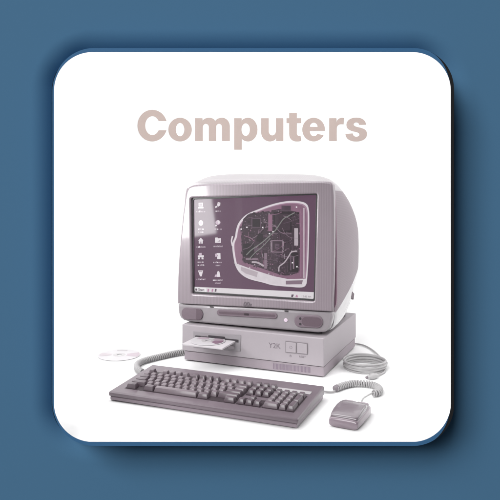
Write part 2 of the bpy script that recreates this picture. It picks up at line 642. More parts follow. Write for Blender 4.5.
# power buttons
pb = plate('button_recess', [[F((285.4, 352.6)), F((308.0, 354.8)), F((308.0, 343.0)), F((285.4, 340.8))],
                             ], 0.0012, RECESS, case, -0.0006, 0.0)
plate('button', [[F((286.4, 351.8)), F((296.2, 352.7)), F((296.2, 342.8)), F((286.4, 341.9))]], 0.004, CASE, case, -0.0030, 0.0008)
plate('button', [[F((297.4, 352.8)), F((307.2, 353.8)), F((307.2, 343.9)), F((297.4, 342.9))]], 0.004, CASE, case, -0.0030, 0.0008)
x, z = F((290.6, 356.0))
mk = [(plate_mesh([ell(x, z, 0.0030, 0.0030, n=20), ell(x, z, 0.0022, 0.0022, n=20)], 0.0003, 0, -0.0003), 0),
      (plate_mesh([[(x - .0004, z), (x + .0004, z), (x + .0004, z + .0036), (x - .0004, z + .0036)]], 0.0003, 0, -0.0004), 0)]
x, z = F((302.4, 357.0))
mk.append((text_mesh('RESET', 0.0072, 0.0003, -0.0003, x, z), 0))
x, z = F((291.2, 347.2))
mk.append((plate_mesh([ell(x, z, 0.0042, 0.0042, n=24), ell(x, z, 0.0036, 0.0036, n=24)], 0.0003, 0, -0.0033), 0))
join('power_symbol', mk[:2] + mk[3:], [LINE], case)
link('lettering', mk[2][0], LINE, case)
x, z = F((274.6, 346.0))
link('lettering', text_mesh('Y2K', 0.0205, 0.0004, -0.0004, x, z), LINE, case)
# vent
vents = []
for k in range(27):
    px = 273.6 + k * 1.39
    off = (px - 273.6) * 0.107
    w_ = random.choice((0.30, 0.42, 0.50))
    a = [F((px - w_, 369.0 + off), .004), F((px + w_, 369.0 + off), .004), F((px + w_, 363.3 + off), .004), F((px - w_, 363.3 + off), .004)]
    vents.append((plate_mesh([a], 0.0006, 0, 0.0036), 0))
join('vent', vents, [mat('vent_shadow', (120, 106, 120), 0.6)], case)

# ------------------------------------------------------------------ discs
def disc(name, loc, r, label, tilt=0.0, rz=0.0, prints=()):
    t = empty(name, loc, rz)
    tag(t, label, 'disc', 'loose compact discs')
    bm_ = bmesh.new()
    prof = [(0.0075, 0.0), (0.0075, 0.0012), (r - .0004, 0.0012), (r, 0.0008), (r, 0.0004), (r - 0.0004, 0.0)]
    n = 72
    rings = [[bm_.verts.new((a * math.cos(2 * math.pi * k / n), a * math.sin(2 * math.pi * k / n), b)) for k in range(n)] for a, b in prof]
    for i in range(len(rings)):
        A, B = rings[i], rings[(i + 1) % len(rings)]
        for k in range(n):
            bm_.faces.new((A[k], A[(k + 1) % n], B[(k + 1) % n], B[k]))
    from_bm('disc_body', bm_, DISC, t)
    bm_ = bmesh.new()
    for k in range(n):      # clear hub ring
        a0, a1 = 2 * math.pi * k / n, 2 * math.pi * (k + 1) / n
        q = [bm_.verts.new((rr * math.cos(a), rr * math.sin(a), 0.00135)) for rr, a in ((.0085, a0), (.019, a0), (.019, a1), (.0085, a1))]
        bm_.faces.new(q)
    from_bm('hub_ring', bm_, PLATE, t)
    for (a0, a1, r0, r1, m_) in prints:
        bm_ = bmesh.new()
        kk = max(4, int((a1 - a0) / 4))
        for k in range(kk):
            b0, b1 = R(a0 + (a1 - a0) * k / kk), R(a0 + (a1 - a0) * (k + 1) / kk)
            q = [bm_.verts.new((rr * math.cos(a), rr * math.sin(a), 0.00145)) for rr, a in ((r0, b0), (r1, b0), (r1, b1), (r0, b1))]
            bm_.faces.new(q)
        from_bm('print', bm_, m_, t)
    return t


g = ground(119.3, 355.4)
disc('compact_disc', (g.x, g.y, 0.001), 0.0645, 'white compact disc lying on the white floor left of the keyboard', rz=0.0,
     prints=((-22, 26, 0.024, 0.062, DISC_P), (160, 196, 0.024, 0.060, mat('disc_print_pale', (176, 166, 172), 0.3)),
             (72, 108, 0.046, 0.056, mat('disc_print_grey', (158, 152, 156), 0.3))))
tp = case.matrix_basis @ Matrix.Identity(4)
Mc = Matrix.Translation((CX, CY, 0)) @ Matrix.Rotation(YAW, 4, 'Z')
pd = Mc @ Vector((tcx - 0.008, -0.036, tz + 0.0005))
disc('compact_disc', pd, 0.050, 'compact disc with dark mauve print lying in the open tray of the case', rz=YAW,
     prints=((20, 75, 0.019, 0.045, DISC_P), (-35, 20, 0.017, 0.046, DISC_D), (110, 165, 0.021, 0.046, DISC_P)))

# ------------------------------------------------------------------ monitor
MB = CH + 0.008                                    # height of the monitor's underside
mon = empty('monitor', Mc @ Vector((0, 0, CH)), YAW)
tag(mon, 'bulky translucent grey and mauve tube monitor standing on the desktop case, its screen switched on', 'monitor')
MZ = CH


def mf(px, py, yl=0.03):
    x_, z_ = front(px, py, yl)
    return (x_, z_ - MZ)


def closed_smooth(pts, per=6):
    P = [Vector((p[0], p[1], 0)) for p in pts]
    n = len(P)
    out = []
    for i in range(n):
        p0, p1, p2, p3 = P[i - 1], P[i], P[(i + 1) % n], P[(i + 2) % n]
        for k in range(per):
            t = k / per
            q = 0.5 * ((2 * p1) + (p2 - p0) * t + (2 * p0 - 5 * p1 + 4 * p2 - p3) * t * t + (3 * p1 - p0 - 3 * p2 + p3) * t ** 3)
            out.append((q.x, q.y))
    return out


bez_up = [(178.3, 303.4), (178.3, 292), (178.7, 275), (179.8, 255), (181.6, 235), (183.8, 214), (185.8, 199), (187.2, 191.5),
          (189.6, 187.0), (194.5, 185.0), (215, 183.6), (240, 182.8), (270, 182.0), (300, 181.4), (324, 181.2), (331, 181.9), (333.6, 185.0),
          (334.3, 195), (334.5, 220), (334.5, 255), (334.0, 285), (333.0, 311.8), (255, 307.4)]
scr_out = [(191.4, 197.8), (317.6, 193.6), (315.0, 301.2), (192.6, 293.6)]


def round_poly(pts, r, n=5):
    out = []
    m_ = len(pts)
    for i in range(m_):
        p, a, b = Vector(pts[i]), Vector(pts[i - 1]), Vector(pts[(i + 1) % m_])
        u, v = (a - p).normalized(), (b - p).normalized()
        s, e = p + u * r, p + v * r
        for k in range(n + 1):
            t = k / n
            out.append(tuple(s * (1 - t) ** 2 + p * 2 * t * (1 - t) + e * t * t))
    return out


hole_s = round_poly([mf(*p) for p in scr_out], 0.006)
plate('bezel', [[mf(*p) for p in bez_up], hole_s], 0.022, BEZEL, mon, 0.024, 0.005, True)
# grey clear lower panel
low = [(178.4, 304.4), (333.0, 312.8), (331.8, 322), (329.6, 328.5), (325.0, 332.0), (318, 332.6), (255, 327.4), (190, 321.6),
       (184.0, 320.2), (180.6, 317.4), (178.9, 313.0)]
lowp = plate('lower_panel', [[mf(*p, 0.022) for p in low]], 0.026, LOWP, mon, 0.019, 0.006, True)


def pill(cx, cy, w, h, slope, yl, n=10, k=1.0):
    """a rounded bar whose ends are half round, following the slope of the front edge"""
    out = []
    for (sx, a0) in ((1, -90), (-1, 90)):
        for i in range(n + 1):
            a = R(a0 + 180 * i / n)
            x_ = sx * (w / 2 - h / 2 * k) + h / 2 * k * math.cos(a)
            y_ = h / 2 * math.sin(a)
            out.append(mf(cx + x_, cy + slope * x_ + y_, yl))
    return out


def controls():
    a = plate('speaker', [pill(192.2, 313.9, 21.6, 12.0, 0.07, 0.017, k=0.85)], 0.006, OVAL, mon, 0.0155, 0.002, True)
    plate('grille', [[mf(196.2, 319.6, .015), mf(201.0, 319.4, .015), mf(201.8, 315, .015), mf(201.0, 309.6, .015), mf(196.2, 308.8, .015)]],
          0.001, OVAL_D, a, 0.0150)
    plate('disc_slot', [pill(247.0, 314.2, 60.5, 6.0, 0.06, 0.017)], 0.006, OVAL, mon, 0.0160, 0.0015, True)
    plate('disc_slot_mouth', [pill(247.0, 314.2, 56.0, 2.2, 0.06, 0.016)], 0.001, OVAL_D, mon, 0.0155)
    r_ = plate('speaker', [pill(308.6, 321.4, 28.6, 12.6, 0.05, 0.017, k=0.95)], 0.006, OVAL, mon, 0.0155, 0.002, True)
    plate('grille', [pill(311.6, 321.8, 20.0, 9.0, 0.05, 0.015)], 0.001, OVAL_D, r_, 0.0149)
    for py in (318.6, 324.0):
        x_, z_ = mf(300.2, py, .015)
        plate('jack', [ell(x_, z_, 0.0034, 0.0034, n=20)], 0.001, DARK, r_, 0.0147)
    x_, z_ = mf(285.6, 320.2, .017)
    plate('power_light', [ell(x_, z_, 0.0052, 0.0052, n=24)], 0.004, LED, mon, 0.0165, 0.001)
    for (px, py) in ((211.3, 307.0), (286.2, 311.2)):
        x_, z_ = mf(px, py, .017)
        plate('latch', [rrect(x_ - .0055, x_ + .0055, z_ - .0016, z_ + .0016, .001, 3)], 0.003, GASKET, mon, 0.0172)
    x_, z_ = mf(247.3, 304.7, .022)
    link('lettering', text_mesh('00s', 0.0185, 0.0006, 0.0233, x_, z_, 0.25, 0.0006), mat('badge_grey', (92, 84, 90), 0.5), mon)
    x_, z_ = mf(246.4, 314.4, .015)
    plate('badge', [rrect(x_ - .0075, x_ + .0075, z_ - .0030, z_ + .0030, .0006, 3)], 0.0006, KWELL, mon, 0.0150)


controls()
# recess ring round the screen, screen face
gas = [(190.6, 197.0), (318.4, 192.8), (315.8, 302.2), (191.8, 294.4)]
scr_in = [(193.6, 199.6), (316.0, 195.0), (313.6, 299.0), (194.4, 291.4)]
SY = 0.034
plate('gasket', [round_poly([mf(*p, SY) for p in gas], 0.007), round_poly([mf(*p, SY) for p in scr_in], 0.004)], 0.008, GASKET, mon, SY - 0.001, 0.001)
PURPLE = emi((93, 66, 87), noise=0.03, scale=9)
screen = plate('screen', [round_poly([mf(*p, SY) for p in gas], 0.006)], 0.004, PURPLE, mon, SY + 0.002)
S1 = SY + 0.002


def sp(px, py):
    return mf(px, py, S1)


def spoly(pts, layer):
    return plate_mesh([[sp(*p) for p in pts]], 0.0001, 0, S1 - 0.00016 * layer)


def srect(x0, y0, x1, y1, layer, sl=0.0):
    return spoly([(x0, y1 + sl * (x0 - 250)), (x1, y1 + sl * (x1 - 250)), (x1, y0 + sl * (x1 - 250)), (x0, y0 + sl * (x0 - 250))], layer)


# task bar
W1, W2 = emi((214, 208, 212)), emi((230, 226, 229))
INK, PINK = emi((92, 76, 90)), emi((176, 128, 156))
tb = [(spoly([(192, 293.4), (316.4, 301.0), (316.6, 292.3), (192, 286.7)], 1), 0)]
tb.append((spoly([(194.6, 291.4), (206.2, 292.1), (206.2, 288.0), (194.6, 287.5)], 2), 1))
x, z = sp(201.4, 289.8)
tb.append((text_mesh('Start', 0.0105, 0.0002, S1 - 0.00060, x, z, 0, 0.0003), 2))
tb.append((spoly([(195.4, 290.6), (197.4, 290.7), (197.4, 288.5), (195.4, 288.4)], 3), 2))
for px, k in ((208.2, 3), (212.4, 3), (215.6, 2)):
    tb.append((spoly([(px - .9, 291.6), (px + .7, 291.8), (px + 1.1, 289.0), (px - .5, 288.8)], 2), k))
tb.append((spoly([(291.2, 296.8), (292.8, 297.2), (294.0, 294.6), (291.6, 294.4)], 2), 2))
tb.append((spoly([(295.4, 297.2), (298.0, 297.4), (297.4, 294.8), (296.2, 294.8)], 2), 3))
x, z = sp(306.3, 296.7)
tb.append((text_mesh('12:45 PM', 0.0078, 0.0002, S1 - 0.00055, x, z), 4))
join('taskbar', tb, [W1, W2, INK, PINK, emi((140, 130, 138))], screen)

# desktop icons
IW, IG, IV = emi((220, 212, 218)), emi((164, 148, 160)), emi((198, 178, 194))
shapes = {
    'computer': [([(-2.4, -2.8), (2.4, -3.0), (2.3, 1.2), (-2.3, 1.2)], 0), ([(-1.6, -2.0), (1.6, -2.2), (1.5, .4), (-1.5, .4)], 1),
                 ([(-3.0, 1.8), (3.0, 1.6), (3.0, 3.2), (-3.0, 3.4)], 0)],
    'ring': [([(math.cos(a) * 2.5, math.sin(a) * 3.0) for a in [i * .42 for i in range(15)]], 0), ([(math.cos(a) * 1.4, math.sin(a) * 1.8) for a in [i * .42 for i in range(15)]], 2)],
    'house': [([(0, -3.4), (2.8, -.4), (2.2, -.2), (2.2, 3), (-2.2, 3), (-2.2, -.2), (-2.8, -.2)], 0), ([(-.7, 3), (-.7, .8), (.7, .8), (.7, 3)], 1)],
    'printer': [([(-2.2, -3.2), (1.0, -3.4), (1.0, -.8), (-2.2, -.8)], 2), ([(-3.2, -.6), (3.4, -.8), (3.4, 1.4), (-3.2, 1.4)], 0),
                ([(-2.6, 1.6), (-.8, 1.6), (-1.2, 3.6), (-3.2, 3.6)], 0), ([(.8, 1.6), (2.8, 1.6), (3.2, 3.6), (1.0, 3.6)], 0)],
    'bin': [([(-2.8, -3.0), (2.8, -3.0), (1.2, 3.4), (-.6, 3.4)], 0), ([(-2.0, -2.3), (2.0, -2.3), (1.6, -1.4), (-1.6, -1.4)], 1)],
    'pen': [([(-.2, -3.2), (2.6, -2.6), (2.4, .4), (.2, 1.8), (-1.0, .2)], 0), ([(-2.8, 3.4), (-3.2, 1.6), (-1.2, .8), (-.4, 2.2)], 0), ([(.2, -2.2), (1.6, -1.8), (1.4, -.2)], 2)],
    'globe': [([(math.cos(a) * 2.7, -.6 + math.sin(a) * 2.5) for a in [i * .42 for i in range(15)]], 2), ([(-3.2, 3.6), (-2.6, 1.8), (-.8, 2.2), (-1.4, 3.4)], 0),
              ([(-.8, -2.6), (1.2, -3.0), (2.2, -.6), (.8, 1.2)], 0)],
    'folder': [([(-3.2, -2.8), (-.6, -3.0), (0, -2.0), (3.2, -2.2), (3.2, 2.8), (-3.2, 2.8)], 0), ([(-.6, 1.4), (2.4, -.4), (2.4, 1.6)], 1)],
    'sheet': [([(-1.2, -3.4), (2.8, -3.4), (3.0, 3.2), (-.6, 3.2)], 0), ([(-3.0, -2.6), (-.8, -3.0), (-.6, .2), (-2.6, .8)], 2), ([(-1.4, -1.4), (.4, -1.6), (.2, .6)], 1)],
    'cone': [([(.4, -3.6), (2.0, -2.4), (3.0, 3.0), (-.4, 3.2), (-.8, -1.0)], 0), ([(-3.2, 3.2), (-2.6, .8), (-.8, .4), (-.4, 2.8)], 2)],
}
cells = [(200.8, 205.4, 'computer', [9.0], 0), (218.0, 205.0, 'pen', [5.5], 0), (200.9, 223.0, 'ring', [5.5, 5.0], 0),
         (218.0, 223.0, 'globe', [6.6], 0), (200.8, 240.8, 'house', [9.6], 0), (218.0, 240.2, 'folder', [8.6], 0),
         (200.8, 256.0, 'printer', [6.6, 6.2], 0), (217.8, 256.2, 'sheet', [8.6, 4.2], 0), (200.6, 273.2, 'bin', [8.2], 0),
         (217.6, 274.0, 'cone', [9.4, 5.4], 0)]
for (px, py, kind, words, _) in cells:
    parts = []
    for li, (pl, k) in enumerate(shapes[kind]):
        parts.append((spoly([(px + .92 * a, py + .92 * b) for a, b in pl], 1 + li), k))
    for wi, wl in enumerate(words):        # captions too small to read: rows of letter-sized marks
        yy = py + 6.2 + wi * 3.0
        xx = px - wl * .5
        while xx < px + wl * .5:
            s_ = random.uniform(.45, .95)
            h_ = random.choice((.6, .6, .95))
            parts.append((spoly([(xx, yy + .7), (xx + s_, yy + .7), (xx + s_, yy - h_), (xx, yy - h_)], 1), 0 if random.random() < .3 else 1))
            xx += s_ + random.choice((.18, .18, .25, .7))
    join('desktop_icon', parts, [IW, IG, IV], screen)

# the picture of an opened computer on the screen
outer = [(234.9, 236.8), (236.2, 229.6), (238.6, 223.0), (244.0, 216.4), (250.0, 212.6), (256, 210.2), (268, 205.6), (280, 202.3), (292, 200.8),
         (302, 201.8), (306.6, 204.0), (308.6, 208.0), (309.3, 216.4), (309.0, 240), (308.3, 262), (307.2, 278), (306, 284.8), (301.6, 287.4),
         (289.6, 286.8), (272.8, 285.2), (263.2, 282.6), (248.8, 278.8), (240.2, 273.2), (235.4, 265.4), (232.9, 253.4), (232.4, 243.8)]
cxm, cym = 272.0, 244.0
shr = lambda k, kb=None: [(cxm + (a - cxm) * k, cym + (b - cym) * (kb or k)) for a, b in outer]
pic = [(spoly(closed_smooth(shr(1.012, 1.016), 4), 1), 5), (spoly(closed_smooth(outer, 4), 2), 3), (spoly(closed_smooth(shr(.985), 4), 3), 0),
       (spoly(closed_smooth([(a + .35, b + .2) for a, b in shr(.958, .962)], 4), 4), 11), (spoly(closed_smooth([(a - .1, b + .5) for a, b in shr(.935, .945)], 4), 5), 1)]
PM = [emi((214, 204, 211), noise=.10, scale=90), emi((130, 96, 117), noise=.2, scale=40), emi((64, 50, 60), noise=.25, scale=120),
      emi((206, 198, 204), noise=.12, scale=70), emi((44, 36, 42)), emi((92, 74, 88)), emi((128, 108, 122)), emi((176, 164, 172)),
      emi((122, 122, 120)), emi((230, 224, 228)), emi((138, 100, 123)), emi((156, 126, 145), noise=.1)]
# pale bottom band
pic.append((spoly([(233.9, 262.5), (237.0, 263.6), (250, 268.4), (262, 272.4), (274, 276.2), (288, 279.0), (306.0, 278.6), (305.2, 284.2), (301, 286.4),
                   (289.6, 285.8), (272.8, 284.0), (263.2, 281.2), (249.6, 277.8), (241.4, 272.4), (236.6, 265.6)], 6), 3))
pic.append((spoly([(241, 266.6), (258, 272.2), (257, 277.0), (246, 273.6), (241, 270.2)], 7), 7))
pic.append((spoly([(286, 280.6), (303, 280.2), (302, 284.2), (286, 284.4)], 7), 6))
# circuit board
board = [(243.4, 219.0), (248, 214.4), (258, 212.6), (268, 211.2), (279, 209.0), (290, 210.4), (299.4, 212.4), (300.0, 240), (299.6, 272.0), (291.0, 275.2),
         (285, 275.6), (276, 273.2), (268, 270.4), (256, 266.4), (243.6, 261.6), (242.0, 252), (241.6, 240), (240.6, 231)]
pic.append((spoly(board, 6), 2))
rnd = random.Random(11)


def inside(p, poly):
    c_ = False
    for i in range(len(poly)):
        (xa, ya), (xb, yb) = poly[i - 1], poly[i]
        if (ya > p[1]) != (yb > p[1]) and p[0] < (xb - xa) * (p[1] - ya) / (yb - ya) + xa:
            c_ = not c_
    return c_


for k in range(46):          # ragged edge of the board
    i = rnd.randrange(len(board))
    t = rnd.random()
    (xa, ya), (xb, yb) = board[i - 1], board[i]
    a, b = xa + (xb - xa) * t, ya + (yb - ya) * t
    w_, h_ = rnd.uniform(.8, 2.6), rnd.uniform(.8, 2.4)
    if 241 < a < 300 and b < 270:
        pic.append((srect(a - w_ / 2, b - h_ / 2, a + w_ / 2, b + h_ / 2, 6.3, .02), rnd.choice((2, 2, 4, 5, 10))))
for k in range(60):          # faint marks in the clear rim
    a, b = rnd.uniform(234, 307), rnd.uniform(203, 278)
    if inside((a, b), shr(.92)) and not inside((a, b), board):
        pic.append((srect(a, b, a + rnd.uniform(.3, 1.2), b + rnd.uniform(.4, 3.5), 5.6, .02), rnd.choice((10, 11, 5, 10, 7))))
for k in range(900):
    a, b = rnd.uniform(240, 300), rnd.uniform(209, 276)
    q = rnd.random()
    if q < .70:
        w_, h_ = rnd.uniform(.25, 1.3), rnd.uniform(.25, 1.1)
    elif q < .86:
        w_, h_ = rnd.uniform(2, 7), rnd.uniform(.18, .36)
    else:
        w_, h_ = rnd.uniform(.18, .36), rnd.uniform(2, 7)
    if all(inside(q_, board) for q_ in ((a, b), (a + w_, b), (a, b + h_), (a + w_, b + h_))):
        pic.append((srect(a, b, a + w_, b + h_, 7 + .4 * rnd.random(), .02), rnd.choice((4, 4, 4, 5, 5, 5, 6, 10, 4, 5, 6 if rnd.random() < .7 else 7))))
chips = [(251.6, 217.6, 261.0, 227.6, 5, 5), (252.6, 218.6, 260.2, 226.8, 4, 6), (273.6, 211.4, 291.8, 231.2, 4, 5), (275.0, 213.0, 290.4, 229.8, 2, 6),
         (271.6, 239.6, 283.0, 252.0, 6, 5), (272.6, 240.6, 282.0, 251.0, 2, 6), (275.0, 243.2, 279.6, 248.2, 5, 7), (256.6, 233.6, 263.0, 241.4, 4, 5),
         (243.4, 243.8, 254.0, 256.6, 4, 5), (294.4, 227.2, 298.2, 244.6, 7, 5), (288.6, 252.0, 298.4, 271.0, 4, 5), (290.0, 254.0, 291.6, 269.4, 5, 6),
         (293.0, 256.0, 294.4, 268.0, 6, 6), (264.4, 252.6, 267.2, 268.2, 6, 5), (281.6, 204.8, 291.0, 210.2, 5, 5), (268.4, 214.0, 272.4, 230.6, 10, 5),
         (300.4, 208.0, 301.4, 276.0, 10, 4), (303.6, 206.8, 304.5, 277.0, 0, 4), (254.4, 247.6, 262.6, 251.4, 5, 5), (246.0, 258.0, 258.0, 260.0, 6, 5)]
for (a, b, c_, d_, k, ly) in chips:
    pic.append((srect(a, b, c_, d_, ly + 3, .02), k))
for k in range(10):
    pic.append((srect(282.0 + k * .9, 205.2, 282.4 + k * .9, 209.6, 9.5, .02), 4))
    pic.append((srect(270.8, 240.2 + k * 1.15, 271.8, 240.7 + k * 1.15, 9.5, .02), 7))
    pic.append((srect(283.0, 240.2 + k * 1.15, 284.0, 240.7 + k * 1.15, 9.5, .02), 7))
for (a, b) in ((240.8, 228.4), (246.4, 226.6), (262.2, 226.8), (296.0, 206.4), (296.4, 266.0), (269.0, 233.0), (292.0, 262.0), (272.6, 231.0)):
    pic.append((srect(a, b, a + 1.4, b + 1.3, 10.4), 9))


def strip(pts, w, layer, k):
    c_ = smooth_path([(a, b, 0) for a, b in pts], 6)
    l_, r_ = [], []
    for i, p in enumerate(c_):
        t = (c_[min(len(c_) - 1, i + 1)] - c_[max(0, i - 1)]).normalized()
        l_.append((p.x - t.y * w, p.y + t.x * w))
        r_.append((p.x + t.y * w, p.y - t.x * w))
    pic.append((spoly(l_ + r_[::-1], layer), k))


strip([(246.5, 255.0), (252, 249.6), (261, 243.4), (269, 236.6), (276.0, 229.8), (283.0, 219.6), (288.6, 216.0), (295.0, 212.6)], .5, 11, 8)
strip([(248.6, 260.0), (255.0, 253.0), (262.6, 246.6), (270.6, 238.0)], .4, 11.5, 8)
strip([(279.0, 271.5), (279.6, 266.4), (284.6, 262.4), (288.6, 256.8), (291.8, 252.0), (297.4, 251.0)], .6, 12, 7)
strip([(252.0, 262.0), (258.0, 262.6), (264.0, 266.0)], .9, 12, 7)
strip([(232.6, 246), (231.6, 241), (232.6, 236)], .7, 3.5, 0)
rnd = random.Random(5)
for k in range(26):          # looms of thin wire across the board
    a, b = rnd.uniform(243, 290), rnd.uniform(214, 266)
    ang, ln_ = rnd.uniform(-1.2, 0.6), rnd.uniform(8, 24)
    bow = rnd.uniform(-.22, .22) * ln_
    pts = [(a + math.cos(ang) * ln_ * t - math.sin(ang) * bow * math.sin(math.pi * t), b + math.sin(ang) * ln_ * t + math.cos(ang) * bow * math.sin(math.pi * t))
           for t in (0, .33, .66, 1)]
    if all(inside(p, board) for p in pts):
        strip(pts, rnd.uniform(.12, .34), 10.2 + .03 * k, rnd.choice((5, 6, 6, 4, 10)))
join('desktop_picture', pic, PM, screen)

# ---- body shell: sections from front to back
NS = 72


def section(y, xl, xr, zb, zt, nb, nt_, taper):
    out = []
    cx_, a_ = (xl + xr) / 2, (xr - xl) / 2
    cz_, b_ = (zb + zt) / 2, (zt - zb) / 2
    for k in range(NS):
        t = 2 * math.pi * k / NS
        cc, ss = math.cos(t), math.sin(t)
        e = nt_ if ss > 0 else nb
        u = math.copysign(abs(cc) ** (2 / e), cc)
        v = math.copysign(abs(ss) ** (2 / e), ss)
        z_ = cz_ + b_ * v
        x_ = cx_ + a_ * u * (1 - taper * (1.55 if u < 0 else 0.6) * max(0, (z_ - zb) / 0.43 - .35))
        out.append((x_, y, z_))
    return out


Z0 = MB - MZ
#        y     xl     xr     zb     zt     nb  nt  taper
SEC = [(.048, -.466, .0165, .006, .4215, 14, 14, .055), (.058, -.470, .0200, .004, .4320, 13, 8, .055), (.10, -.472, .0215, .004, .4450, 12, 6.6, .06),
       (.16, -.472, .0220, .006, .4470, 10, 5.4, .06), (.22, -.470, .0215, .016, .4340, 8, 4.7, .07), (.28, -.464, .0180, .036, .4050, 6, 4.6, .07),
       (.34, -.454, .0120, .066, .3680, 5, 4, .06), (.40, -.438, -.004, .098, .3250, 4.4, 3.6, .05), (.45, -.410, -.030, .130, .2900, 3.6, 3.2, .03),
       (.48, -.360, -.085, .160, .2600, 3, 3, 0), (.49, -.30, -.15, .185, .235, 2.6, 2.6, 0)]
bmS = bmesh.new()
SEC2 = SEC[:1]
for i in range(1, len(SEC) - 1):            # smooth run of sections between the given ones
    p0, p1, p2, p3 = SEC[max(0, i - 1)], SEC[i], SEC[i + 1], SEC[min(len(SEC) - 1, i + 2)]
    for k in range(4):
        t = k / 4
        SEC2.append(tuple(0.5 * (2 * b + (c - a) * t + (2 * a - 5 * b + 4 * c - d) * t * t + (3 * b - a - 3 * c + d) * t ** 3)
                          if 1 < i < len(SEC) - 3 else b + (c - b) * t for a, b, c, d in zip(p0, p1, p2, p3)))
SEC2.append(SEC[-1])
rings = [[bmS.verts.new(p) for p in section(*s)] for s in SEC2]
for A, B in zip(rings, rings[1:]):
    for k in range(NS):
        bmS.faces.new((A[k], A[(k + 1) % NS], B[(k + 1) % NS], B[k]))
bmS.faces.new(rings[0][::-1])
bmS.faces.new(rings[-1])
bmesh.ops.recalc_face_normals(bmS, faces=bmS.faces)
# split along the sloping joint between the mauve shell and the clear white base
zj0 = front(333.5, 312.4, 0.05)[1] - MZ
pt, nv = Vector((0, 0.05, zj0)), Vector((0, -0.30, 1)).normalized()
pc, nc = Vector((0, 0.05, .404)), Vector((0, 0.06, 1)).normalized()  # above this plane the shell takes the painted glare
for nm, mt, keep_up in (('rear_shell', SHELL, True), ('shell_top', SHELL_GLARE, True), ('base_shell', CLEAR, False)):
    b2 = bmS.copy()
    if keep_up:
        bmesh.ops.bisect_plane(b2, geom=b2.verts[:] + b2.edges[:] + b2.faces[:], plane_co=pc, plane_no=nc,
                               clear_inner=nm == 'shell_top', clear_outer=nm != 'shell_top')
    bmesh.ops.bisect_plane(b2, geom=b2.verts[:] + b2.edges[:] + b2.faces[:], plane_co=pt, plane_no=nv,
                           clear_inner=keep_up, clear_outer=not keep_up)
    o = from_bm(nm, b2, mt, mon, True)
    sub = o.modifiers.new('edge', 'EDGE_SPLIT')
    sub.split_angle = R(50)
bmS.free()
# mauve seam visible in the gap between bezel and shell
seam = [(x_ * 1.0, z_) for x_, _, z_ in section(0.046, -.4600, .0232, .060, .4140, 13, 12, .055)]
plate('seam', [seam], 0.006, SEAM, mon, 0.0452)
# port on the side of the base
side = []
pb_ = from_bm('port_cover', box_bm(-.004, .004, -.016, .016, -.010, .010, .003, 3), OVAL_D, mon, True)
pb_.location = (0.0165, 0.236, 0.079)
pb_.rotation_euler = (R(-24), 0, 0)
# neck between case and monitor, feet
from_bm('swivel_foot', box_bm(-.425, -.020, .052, .30, .0, .0065, .002, 2), DARK, mon)

# ------------------------------------------------------------------ keyboard
KX, KY, KYAW = 0.105, 1.482, R(-22.3)
kb = empty('keyboard', (KX, KY, 0), KYAW)
tag(kb, 'wide translucent mauve keyboard lying in front of the desktop case', 'keyboard')
KL, KD, KH0, KH1 = 0.4917, 0.212, 0.0235, 0.034


def deck(y):
    return KH0 + (KH1 - KH0) * (y / KD)


def wedge(x0, x1, y0, y1, z0, zf, bevel, bm_=None):
    bm_ = bm_ or bmesh.new()
    n0 = len(bm_.faces)
    V = [bm_.verts.new(p) for p in ((x0, y0, z0), (x1, y0, z0), (x1, y1, z0), (x0, y1, z0),
                                    (x0, y0, zf(y0)), (x1, y0, zf(y0)), (x1, y1, zf(y1)), (x0, y1, zf(y1)))]
    fs = [bm_.faces.new([V[i] for i in q]) for q in ((3, 2, 1, 0), (4, 5, 6, 7), (0, 1, 5, 4), (1, 2, 6, 5), (2, 3, 7, 6), (3, 0, 4, 7))]
    if bevel:
        bmesh.ops.bevel(bm_, geom=list({e for f in fs for e in f.edges}), offset=bevel, segments=3, profile=.6, affect='EDGES')
    return bm_


from_bm('tray', wedge(-KL + .003, -.003, .003, KD - .003, .002, lambda y: deck(y) * 0.52 - .001, .003), KLOW, kb)
from_bm('deck', wedge(-KL, 0, 0, KD, .0118, deck, .0048), KBODY, kb)
for fx in (-.46, -.03):
    from_bm('foot', box_bm(fx - .01, fx + .01, KD - .03, KD - .012, 0, .006, .001), KLOW, kb)
    from_bm('foot', box_bm(fx - .01, fx + .01, .012, .03, 0, .004, .001), KLOW, kb)
U = 0.0198
XL = -KL + 0.028
YB = 0.033
well = bmesh.new()
for (a, b, c_, d_) in ((0, 15, 0, 5), (0, 15, 5.42, 6.42), (15.25, 18.25, 0, 2), (15.25, 18.25, 3, 5), (15.25, 18.25, 5.42, 6.42), (18.5, 22.5, 0, 5)):
    x0, x1, ya, yb = XL + a * U - .0012, XL + b * U + .0012, YB + c_ * U - .0012, YB + d_ * U + .0012
    if x1 > -.02:
        x1 = -.02
    wedge(x0, x1, ya, yb, .014, lambda y: deck(y) + .0006, 0, well)
from_bm('key_well', well, KWELL, kb)
keymeshes = {}


